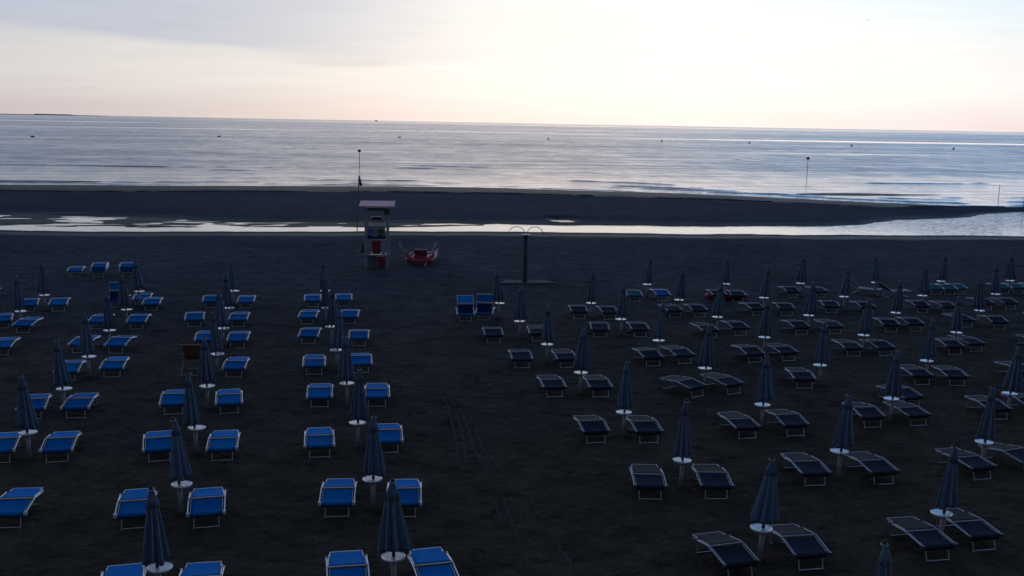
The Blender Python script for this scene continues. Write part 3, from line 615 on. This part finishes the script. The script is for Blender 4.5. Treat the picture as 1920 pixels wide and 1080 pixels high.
# orange canvas deck chair
ch=empty('deck_chair'); p=at(359,703); ch.location=(p.x,p.y+.25,0); ch.rotation_euler=(0,0,R(6))
for nm,y0,z0,y1,z1 in (('frame_side',.34,.98,-.42,0),('frame_side',.45,0.,-.34,.62)):
    for s in (-1,1):
        q=MB(); xx=s*(.34 if nm and z0>.5 else .31); q.tube([(xx,-y0,z0),(xx,-y1,z1)],.017,6); q.build('side_rail',MAT['wood'],ch)
q=MB(); q.tube([(-.36,-.34,.98),(.36,-.34,.98)],.018,6); q.tube([(-.33,.42,.03),(.33,.42,.03)],.014,6); q.tube([(-.33,-.44,.03),(.33,-.44,.03)],.014,6); q.tube([(-.33,.34,.60),(.33,.34,.60)],.014,6); q.build('cross_bar',MAT['wood'],ch)
for s in (-1,1):
    q=MB(); q.tube([(s*.36,-.26,.66),(s*.36,.05,.60),(s*.36,.30,.57)],.017,6); q.build('armrest',MAT['wood'],ch)
rows=[]
for i in range(15):
    t=i/14; y=-.34+.68*t; z=.97-.38*t-.34*math.sin(math.pi*t)*(.9+.1*t); rows.append([(x,y,z) for x in (-.27,-.13,0,.13,.27)])
MB().sheet(rows,.008).build('canvas',MAT['orange'],ch,True)
tag(ch,'orange brown canvas deck chair with pale folding frame among the blue loungers','deck chair')
# ---------------------------------------------------------------- closed parasols
def canopy_mesh(seed,m):
    rnd=random.Random(seed); n=96; lob=8; b=MB()
    ph=rnd.uniform(0,6.28); ja=[rnd.uniform(.65,1.3) for _ in range(lob)]; jp=[rnd.uniform(-.22,.22) for _ in range(lob)]; hem=[rnd.uniform(-.06,.05) for _ in range(lob)]
    def lobe(q):
        x=(q-ph)/(2*math.pi)*lob; i=int(math.floor(x))%lob; t=x-math.floor(x)+jp[i]*math.sin(math.pi*(x-math.floor(x)))
        return i,abs(math.sin(math.pi*t))**.7
    prof=[(0,.082,0),(.06,.100,.22),(.2,.118,.42),(.4,.150,.58),(.6,.182,.68),(.8,.214,.74),(.93,.234,.78),(1.0,.238,.80)]
    vs=[];fs=[]
    leanx,leany=rnd.uniform(-.035,.035),rnd.uniform(-.03,.03)
    for t,r,a in prof:
        for k in range(n):
            q=2*math.pi*k/n; i,l=lobe(q); rr=r*((1-a*.62)+a*.62*l)*(1+(ja[i]-1)*a*.45); z=1.77-t*(.97+hem[i]*(1 if t>.7 else 0)*l)
            vs.append((rr*math.cos(q)+leanx*t*t,rr*math.sin(q)+leany*t*t,z))
    for i in range(len(prof)-1):
        for k in range(n): l=(k+1)%n; fs.append((i*n+k,i*n+l,(i+1)*n+l,(i+1)*n+k))
    # inner return so the hem has thickness
    base=(len(prof)-1)*n; k0=len(vs)
    for k in range(n): v=vs[base+k]; vs.append((v[0]*.35,v[1]*.35,v[2]+.06))
    for k in range(n): l=(k+1)%n; fs.append((base+k,base+l,k0+l,k0+k))
    b.add(vs,fs); can=b.mesh('canopy',m,True)
    pb=MB()  # pale tubes along the fold ridges stand in for rim light
    for i in range(lob):
        col=[]
        for t,r,a in prof:
            bestk=max(range(n),key=lambda k:(lobe(2*math.pi*k/n)[0]==i)*lobe(2*math.pi*k/n)[1]); kk=(prof.index((t,r,a)))*n+bestk; v=vs[kk]; col.append((v[0]*1.02,v[1]*1.02,v[2]))
        pb.tube(col,.0055,4)
    rim=pb.mesh('rim_light_lines',MAT['rim_light_lines'])
    # wind-vent cap: a second short tier with a scalloped hem
    b=MB(); vs=[];fs=[]; prof=[(0,.028,0),(.25,.052,.1),(.6,.085,.25),(1,.122,.38)]
    for t,r,a in prof:
        for k in range(n):
            q=2*math.pi*k/n; i,l=lobe(q); rr=r*((1-a*.5)+a*.5*l*ja[i]); z=2.0-t*(.27+.03*l)
            vs.append((rr*math.cos(q),rr*math.sin(q),z))
    for i in range(len(prof)-1):
        for k in range(n): l=(k+1)%n; fs.append((i*n+k,i*n+l,(i+1)*n+l,(i+1)*n+k))
    k0=len(vs); base=(len(prof)-1)*n
    for k in range(n): v=vs[base+k]; vs.append((v[0]*.62,v[1]*.62,v[2]+.03))
    for k in range(n): l=(k+1)%n; fs.append((base+k,base+l,k0+l,k0+k))
    b.add(vs,fs); cap=b.mesh('vent_cap',m,True); return can,cap,rim
fin=MB(); fin.lathe([(.012,1.97),(.030,1.99),(.034,2.03),(.022,2.055),(.008,2.07)],12); finm=fin.mesh('finial',MAT['dark'],True)
nb=MB()
for k in range(8):
    q=k*math.pi/4+.2; nb.lathe([(.010,0),(.013,.012),(.006,.026)],8,(.048*math.cos(q),.048*math.sin(q),1.985))
nbm=nb.mesh('rib_tips',MAT['nub'])
pol=MB(); pol.tube([(0,0,.64),(0,0,1.99)],.019,10); polm=pol.mesh('pole',MAT['pole'],True)
pst=MB(); pst.lathe([(.050,-.05),(.048,.3),(.046,.645)],16); pst.lathe([(.060,.56),(.062,.645)],16); pstm=pst.mesh('post',MAT['post'],True)
tb=MB(); tb.lathe([(.03,.665),(.05,.668),(.17,.668),(.196,.676),(.206,.672),(.208,.655),(.200,.643),(.06,.640)],36); tbm=tb.mesh('table',MAT['table'])
cl_=MB(); cl_.lathe([(.028,.668),(.032,.70),(.026,.735)],10); clm=cl_.mesh('clamp_collar',MAT['dark'])
CANS=[canopy_mesh(s,MAT[m]) for s,m in ((1,'canopy'),(2,'canopy'),(3,'slate'),(4,'plum'),(5,'canopy'),(6,'slate'),(7,'plum'))]
def part(me,par,name): o=bpy.data.objects.new(name,me); COL.objects.link(o); o.parent=par; return o
TONE={}
for i,((dx_,dy_,tx,ty,b,c_,r_),(bx_,by_,*_)) in enumerate(zip(UM,UB)):
    root=empty('beach_parasol',(bx_,by_,0)); 
    tp=at(tx,ty,2.06); lean=max(-.06,min(.06,(tp.x-bx_)/1.4)); root.location=(bx_-lean*.67,by_,0)
    root.rotation_euler=(random.uniform(-.012,.012),lean,0); 
    spin=random.uniform(0,6.28); up=empty('tmp'); bpy.data.objects.remove(up)
    can,cap,rim=random.choice(CANS)
    co_=part(can,root,'canopy'); co_.rotation_euler=(random.uniform(-.02,.02),random.uniform(-.02,.02),spin); k1=random.uniform(.86,1.10); co_.scale=(k1,k1*random.uniform(.88,1.08),1); vc=part(cap,co_,'vent_cap'); part(rim,co_,'rim_light_lines')
    vc_f=part(finm,root,'finial'); nbp=part(nbm,vc_f,'rib_tips')
    part(polm,root,'pole'); tbo=part(tbm,root,'table'); tbo.rotation_euler=(0,-lean+random.uniform(-.02,.02),0); part(pstm,root,'post'); part(clm,root,'clamp_collar')
    n=row_from_front(b,c_,r_); tag(root,'closed navy parasol, number %d from the front, %s'%(n,blockcol(b,c_)),'parasol','closed parasols standing in a grid on the beach')
# ---------------------------------------------------------------- lifeguard tower
tw=at(704.5,503,0); T=empty('lifeguard_tower',(tw.x,tw.y+.55,0),R(5))
# local: x across, y depth (-.55 towards camera), z up.  1 m = 34 photo px here
def P(px,py): return ((px-704.5)/34.3,(503-py)/34.0)
for sx in (-.57,.60):
    for sy in (-.5,.5):
        q=MB(); q.box((sx,sy,1.62),(.15 if sy<0 else .11,.11,3.3)); q.build('post',MAT['white'],T)
q=MB()
q.sheet([[(x,-.78+1.9*t,3.40+.17*t) for x in (-.92,-.3,.3,.95)] for t in (0,.5,1)],.03); rf=q.build('roof',MAT['roof'],T)
q=MB(); q.tube([(-.93,-.79,3.40),(.96,-.79,3.40),(.96,1.13,3.57),(-.93,1.13,3.57)],.022,6,True); q.build('roof_trim',MAT['white'],rf)
q=MB(); q.box((.02,0,3.28),(1.3,1.05,.06)); q.box((.02,-.5,3.2),(1.1,.05,.12)); q.build('roof_beam',MAT['grey'],T)
q=MB(); q.box((0,-.02,.72),(1.34,1.22,.06)); fl=q.build('platform',MAT['white'],T)
q=MB(); q.box((-.02,-.44,2.62),(1.06,.05,.05)); q.box((-.02,-.44,1.55),(1.12,.06,.05)); q.build('rail',MAT['white'],T)
q=MB(); q.box((-.03,-.40,1.95),(1.02,.03,.72)); bn=q.build('banner',MAT['banner'],T)
q=MB()
rows=[]
for i in range(13):
    x=-.52+.98*i/12; rows.append((x,1.60,1.76+.05*math.sin(i*.95)+(.05 if i>7 else 0)))
vs=[];fs=[]
for x,z0,z1 in rows: vs+= [(x,-.418,z0),(x,-.418,z1)]
for i in range(12): fs.append((2*i,2*i+2,2*i+3,2*i+1))
q.add(vs,fs); q.build('printed_wave',MAT['bannerblue'],bn)
q=MB(); vs=[(.22+.17*math.cos(a),-.419,1.99+.15*math.sin(a)) for a in [i*math.pi/8 for i in range(16)]]; q.add(vs,[tuple(range(16))]); q.build('printed_shape',MAT['bannergreen'],bn)
q=MB(); q.tube([(-.28+.05*math.cos(a),-.42,2.02+.10*math.sin(a)) for a in [i*math.pi/6 for i in range(12)]],.022,5,True); q.build('printed_emblem',MAT['bannerblue'],bn)
q=MB(); q.box((-.03,-.41,2.255),(1.0,.02,.1)); q.build('printed_band',MAT['white'],bn)
q=MB(); q.box((.02,-.44,2.75),(.50,.3,.16)); q.box((-.02,-.1,2.7),(.62,.5,.08)); q.build('seat',MAT['dark'],T)
q=MB(); q.box((-.42,-.50,1.14),(.26,.04,.76)); q.box((.38,-.50,1.14),(.22,.04,.76)); q.build('side_panel',MAT['white'],T)
q=MB(); q.box((-.01,-.50,1.15),(.46,.05,.74)); q.box((.0,-.53,1.15),(.34,.02,.6)); q.build('rescue_board',MAT['redpaint'],T)
q=MB(); q.box((-.3,-.50,.36),(.52,.04,.64)); q.box((-.05,-.47,.36),(.10,.03,.64)); q.build('lower_panel',MAT['grey'],T)
q=MB(); q.box((.26,-.60,.33),(.42,.18,.62)); q.box((.26,-.70,.33),(.03,.02,.56)); bx=q.build('locker',MAT['redpaint'],T)
q=MB(); q.box((.26,-.60,.665),(.46,.22,.04)); q.build('locker_lid',MAT['white'],bx)
q=MB(); q.box((.56,-.60,3.10),(.28,.04,.28)); sg=q.build('sign',MAT['dark'],T)
q=MB(); q.lathe([(.005,0),(.075,.0)],14,cap=True); q=MB(); q.tube([(.56+.06*math.cos(a),-.628,3.10+.07*math.sin(a)) for a in [i*math.pi/6 for i in range(12)]],.018,5,True); q.build('sign_emblem',MAT['white'],sg)
tag(T,'white wooden lifeguard tower with flat roof, banner and red boards near the lagoon','lifeguard tower')
# rescue can on its left side
lb=MB(); lb.lathe([(.02,-.30),(.08,-.27),(.085,-.05),(.06,0),(.085,.05),(.08,.27),(.02,.30)],14); o=lb.build('rescue_buoy',MAT['redpaint'],None,True); o.location=(tw.x-.72,tw.y+.02,1.12); tag(o,'dark red rescue float hanging on the left side of the lifeguard tower','rescue float')
# ladder
q=MB()
for s in (-1,1): q.tube([(.60+s*.0,.75,0),(.60,.55,0.1)],.01,5)
# flag pole on the sand bar behind
fpb=at(669.5,419,-.02); F_=empty('flag_pole',fpb); h_=3.75
q=MB(); q.tube([(0,0,-.3),(.08,0,h_*.5),(.17,0,h_)],.035,8); q.build('pole',MAT['grey'],F_)
q=MB(); rows=[]
for i in range(7):
    t=i/6; rows.append([(.17+.02*t+ww,.03*math.sin(t*5+ww*9),h_-.05-.75*t) for ww in (0,.08*(.3+t)*1.3,.16*(.3+t)*1.3)])
vs=[p for r in rows for p in r]; fs=[]
for i in range(6):
    for j in range(2): a=i*3+j; fs.append((a,a+1,a+4,a+3))
q.add(vs,fs); fo=q.build('flag',MAT['red'],F_,True)
sm=fo.modifiers.new('thickness','SOLIDIFY'); sm.thickness=.01
tag(F_,'thin flag pole with limp red flag standing behind the lifeguard tower','flag pole')
# ---------------------------------------------------------------- red rescue rowing boat
bp=at(785,500.5,0); Bt=empty('rescue_boat',(bp.x,bp.y+.2,0),R(-4))
def hull(s):
    q=MB(); rows=[];N=14;ns=12; vs=[];fs=[]
    for i in range(N+1):
        t=i/N; y=-.1+3.6*t; wd=.17*math.sin(math.pi*min(1,.22+t*.72))**.6*(1 if t<.8 else 1-(t-.8)*4.2); wd=max(wd,.02); rise=.22*(t**3)+.10*(1-t)**4; hh=.20*(1-.3*t)
        for k in range(ns):
            a=2*math.pi*k/ns; x=math.cos(a)*wd; z=math.sin(a)*hh*(1. if math.sin(a)<0 else .8); vs.append((s*.52+x,y,.28+rise+z))
    for i in range(N):
        for k in range(ns): l=(k+1)%ns; fs.append((i*ns+k,(i+1)*ns+k,(i+1)*ns+l,i*ns+l))
    fs.append(tuple(range(ns))); fs.append(tuple(N*ns+k for k in reversed(range(ns)))); q.add(vs,fs); return q
for s in (-1,1): hull(s).build('hull',MAT['red'],Bt,True)
q=MB(); q.box((0,.12,.42),(1.35,.42,.07)); q.box((0,.9,.46),(.9,1.3,.05)); q.build('deck',MAT['red'],Bt); q=MB(); q.box((0,2.2,.5),(1.0,.3,.06)); q.build('thwart',MAT['red'],Bt)
q=MB(); q.box((0,.62,.64),(.70,.10,.46),rx=R(12)); q.box((0,.42,.50),(.66,.44,.08)); st_=q.build('seat',MAT['redpaint'],Bt)
q=MB(); q.tube([(-.36,.66,.88),(-.1,.67,.86),(.15,.67,.865),(.36,.66,.89)],.028,6); q.tube([(-.22,.60,.74),(.26,.60,.745)],.014,6); q.build('seat_rail',MAT['white'],st_)
for s in (-1,1):
    q=MB(); q.box((s*.72,.5,.60),(.07,.12,.38)); q.build('rowlock',MAT['dark'],Bt)
    q=MB(); q.tube([(s*.40,.1,.46),(s*.62,.1,.50),(s*.70,.3,.62)],.022,6); q.build('side_rail',MAT['red'],Bt)
q=MB(); q.tube([(-.74,.25,.40),(-.62,-.02,.34),(-.3,-.12,.31),(.3,-.12,.31),(.62,-.02,.34),(.74,.25,.40)],.085,8); q.build('bumper',MAT['red'],Bt,True)
for s in (-1,1):
    q=MB(); q.box((s*.62,.75,.52),(.05,1.5,.20)); q.build('side_board',MAT['redpaint'],Bt)
tag(Bt,'red twin-hulled rescue rowing boat with seat and oars beside the lifeguard tower','rowing boat')
q=MB(); q.tube([(0,0,0),(.30,.1,-.33),(1.1,.5,-.75)],.022,6); q.box((0,0,0),(.10,.03,.3)); ol=q.build('oar',MAT['oar'],Bt); ol.location=(-1.12,.25,1.13)
q=MB(); q.tube([(.80,.35,1.30),(.66,.25,1.02),(.24,-.18,.10)],.024,6); q.tube([(.80,.35,1.30),(.70,.28,1.10)],.045,6); q.tube([(.36,-.06,.36),(.22,-.2,.05)],.04,6); q.build('oar',MAT['oar'],Bt).location=(.12,0,0)
# ---------------------------------------------------------------- beach shower
sb=at(984,531,0); S=empty('beach_shower',(sb.x,sb.y,0),R(0))
q=MB(); q.lathe([(.15,0),(.14,.06),(.125,.1),(.122,2.34)],20); q.build('column',MAT['steel'],S,True)
q=MB(); q.lathe([(.2,2.34),(.2,2.40),(.1,2.41)],20); q.build('collar',MAT['tube'],S,True)
for s in (-1,1):
    q=MB(); pts=[(s*.06,0,2.38)]+[(s*(.46-.40*math.cos(a)),0,2.44+.34*math.sin(a)) for a in [i*math.pi/12 for i in range(1,12)]]+[(s*.88,0,2.36)]
    q.tube(pts,.017,8); ar=q.build('shower_arm',MAT['post'],S,True)
    q=MB(); q.lathe([(.012,2.36),(.055,2.30),(.055,2.28)],12,(s*.88,0,0)); q.build('shower_head',MAT['tube_dull'],ar,True)
for s in (-1,1):
    q=MB(); q.box((s*.13,-.03,1.1),(.04,.05,.10)); q.build('push_button',MAT['dark'],S)
tag(S,'steel beach shower column with two curved arms','beach shower')
pl=MB(); c4=[at(939,533.5),at(1043,533.5),at(1024,528.2),at(948,527.8)]
vs=[Vector((p.x,p.y,.09)) for p in c4]+[Vector((p.x,p.y,-.1)) for p in c4]; pl.add(vs,[(0,1,2,3),(7,6,5,4),(0,4,5,1),(1,5,6,2),(2,6,7,3),(3,7,4,0)])
o=pl.build('concrete_slab',MAT['concrete']); tag(o,'pale concrete slab under the beach shower','slab')
S.location.z=.085
# ---------------------------------------------------------------- red kayak-like float behind the loungers
kc=at(1363,561,0); K=empty('rescue_kayak',(kc.x,kc.y+.1,0),R(4))
q=MB(); vs=[];fs=[];N=22;ns=14
for i in range(N+1):
    t=i/N; x=-1.05+2.1*t; e=max(.0,1-abs(2*t-1)**3.2)**.5; wd=.34*e+.005; hh=.17*e+.004
    for k in range(ns):
        a=2*math.pi*k/ns; vs.append((x,wd*math.cos(a),.17+hh*math.sin(a)*(1 if math.sin(a)<0 else .9)))
for i in range(N):
    for k in range(ns): l=(k+1)%ns; fs.append((i*ns+k,(i+1)*ns+k,(i+1)*ns+l,i*ns+l))
fs.append(tuple(range(ns))); fs.append(tuple(N*ns+k for k in reversed(range(ns)))); q.add(vs,fs); q.build('hull',MAT['red'],K,True)
q=MB(); q.tube([(.45*math.cos(a),.2*math.sin(a),.315) for a in [i*math.pi/10 for i in range(20)]],.02,6,True); q.build('cockpit_rim',MAT['dark'],K)
tag(K,'glossy red kayak lying behind two grey loungers in the back row','kayak')
# small pouch on the nearest blue lounger
# ---------------------------------------------------------------- markers and buoys out in the water
def marker(px,py,ptop,name_lab,topm=True,r=.045,loc=None):
    b=at(px,py,ZW); h=(py-ptop)/FPX*b.y*1.0; o=empty('marker_pole',b)
    q=MB(); q.tube([(0,0,-.6),(0,0,h)],r,8); q.build('pole',MAT['grey'],o)
    if topm: q=MB(); q.lathe([(.05,-.05),(.26,.0),(.30,.18),(.20,.36),(.05,.42)],12,(0,0,h-.1)); q.build('top_mark',MAT['dark'],o,True)
    tag(o,name_lab,'marker pole'); return o
marker(674,317,284,'thin marker pole with dark top in the sea beyond the lifeguard tower')
marker(1513,330,298,'thin marker pole with dark top standing alone in the sea at right')
marker(1871,387,346,'bare thin pole at the water edge near the right end of the sand bar',False,.03)
marker(1919,388,348,'dark pole cut by the right edge of the picture',False,.04)
bl=[(61,257,1),(411,256.5,1),(749,258,1),(1028,261.5,0),(1241,265.5,0),(1405,269,0),(1597,274.5,0),(1788,280.5,0)]
names=['leftmost of the three long dark floats on the sea','middle one of the three long dark floats on the sea','rightmost of the three long dark floats, beyond the lifeguard tower','first small round buoy, above the beach shower','second small round buoy from the left, right of the shower','third small round buoy from the left, before the sea marker','fourth small round buoy, just right of the sea marker pole','rightmost small round buoy on the sea']
fl_=MB(); fl_.lathe([(.05,-.35),(.55,-.3),(.72,.05),(.5,.25),(.12,.32)],14); 
rb=MB(); rb.lathe([(.05,-.35),(.38,-.25),(.46,.1),(.25,.5),(.07,.9),(.05,1.0)],14)
m1=fl_.mesh('float_body',MAT['dark'],True); m2=rb.mesh('buoy_body',MAT['dark'],True)
for (px,py,k),nm in zip(bl,names):
    p=at(px,py,ZW); o=bpy.data.objects.new('mooring_float' if k else 'round_buoy',m1 if k else m2); COL.objects.link(o); o.location=(p.x,p.y,ZW+.15); o.scale=(1.15,.7,1) if k else (1,1,1)
    tag(o,nm,'buoy','long dark floats on the sea' if k else 'small round buoys on the sea')
# ship on the horizon
shp=sight(706,222,9000); o=empty('cargo_ship',(shp.x,9000,ZW))
q=MB(); q.add([(-13,-3,-1),(11,-3,-1),(14,-3,4),(-14,-3,4),(-13,3,-1),(11,3,-1),(14,3,4),(-14,3,4)],[(0,1,2,3),(7,6,5,4),(0,4,5,1),(1,5,6,2),(2,6,7,3),(3,7,4,0)]); q.build('hull',MAT['hullgrey'],o)
q=MB(); q.box((-7,0,8),(8,5,8)); q.box((4,0,6),(9,4.5,4)); q.build('superstructure',MAT['hullgrey'],o); tag(o,'tiny dark ship on the horizon above the lifeguard tower','ship')
# two gulls far off
def gull(px,py,dist,lab,rz):
    p=sight(px,py,dist); q=MB(); q.lathe([(.02,-.28),(.09,-.12),(.11,.05),(.05,.24),(.02,.30)],10)
    q.v=[(x,z,y) for x,y,z in q.v]
    o=q.build('seagull',MAT['bird'],None,True); o.location=p; o.rotation_euler=(0,0,rz)
    for s in (-1,1):
        w2=MB(); w2.sheet([[(s*.05,-.12,.03),(s*.05,.12,.03)],[(s*.42,-.10,.20),(s*.42,.12,.20)],[(s*.85,-.16,.08),(s*.85,-.06,.08)]],.02); w2.build('wing',MAT['bird'],o)
    tag(o,lab,'seagull','seagulls far out over the sea')
gull(1626,37,520,'tiny dark seagull high in the sky at upper right',R(30)); gull(1145,198,620,'tiny dark seagull low over the horizon right of centre',R(-20))

# sand heaped lightly round the parasol posts and scuffed hollows round the seats
mo=MB(); rm=random.Random(11)
def mound(x,y,z,r,h,seed):
    n=12; vs=[(x,y,z+h*.75)]; fs=[]
    for k,(q,e) in enumerate(((.35,1.),(.7,.45),(1.,-.25))):
        for i in range(n):
            a=2*math.pi*i/n; rr_=r*q*(1+.35*noise.noise((math.cos(a)*1.3,math.sin(a)*1.3,seed))); vs.append((x+rr_*math.cos(a),y+rr_*math.sin(a),z+h*e))
    for i in range(n):
        l=(i+1)%n; fs.append((0,1+i,1+l))
        for k in range(2): fs.append((1+k*n+i,1+(k+1)*n+i,1+(k+1)*n+l,1+k*n+l))
    mo.add(vs,fs)
for i,(bx_,by_,*_) in enumerate(UB): mound(bx_+.02,by_,gz(bx_,by_),.26,.05,i)
for q in cand:
    c_=q[4]
    for k in range(3):
        x=c_.x+rm.uniform(-.9,.9); y=c_.y+rm.choice((-1,1))*rm.uniform(.5,1.2); mound(x,y,gz(x,y)-.01,rm.uniform(.15,.35),rm.uniform(.02,.045),rm.uniform(0,99))
o=mo.build('sand_mounds',SAND,smooth=True); tag(o,kind='structure')
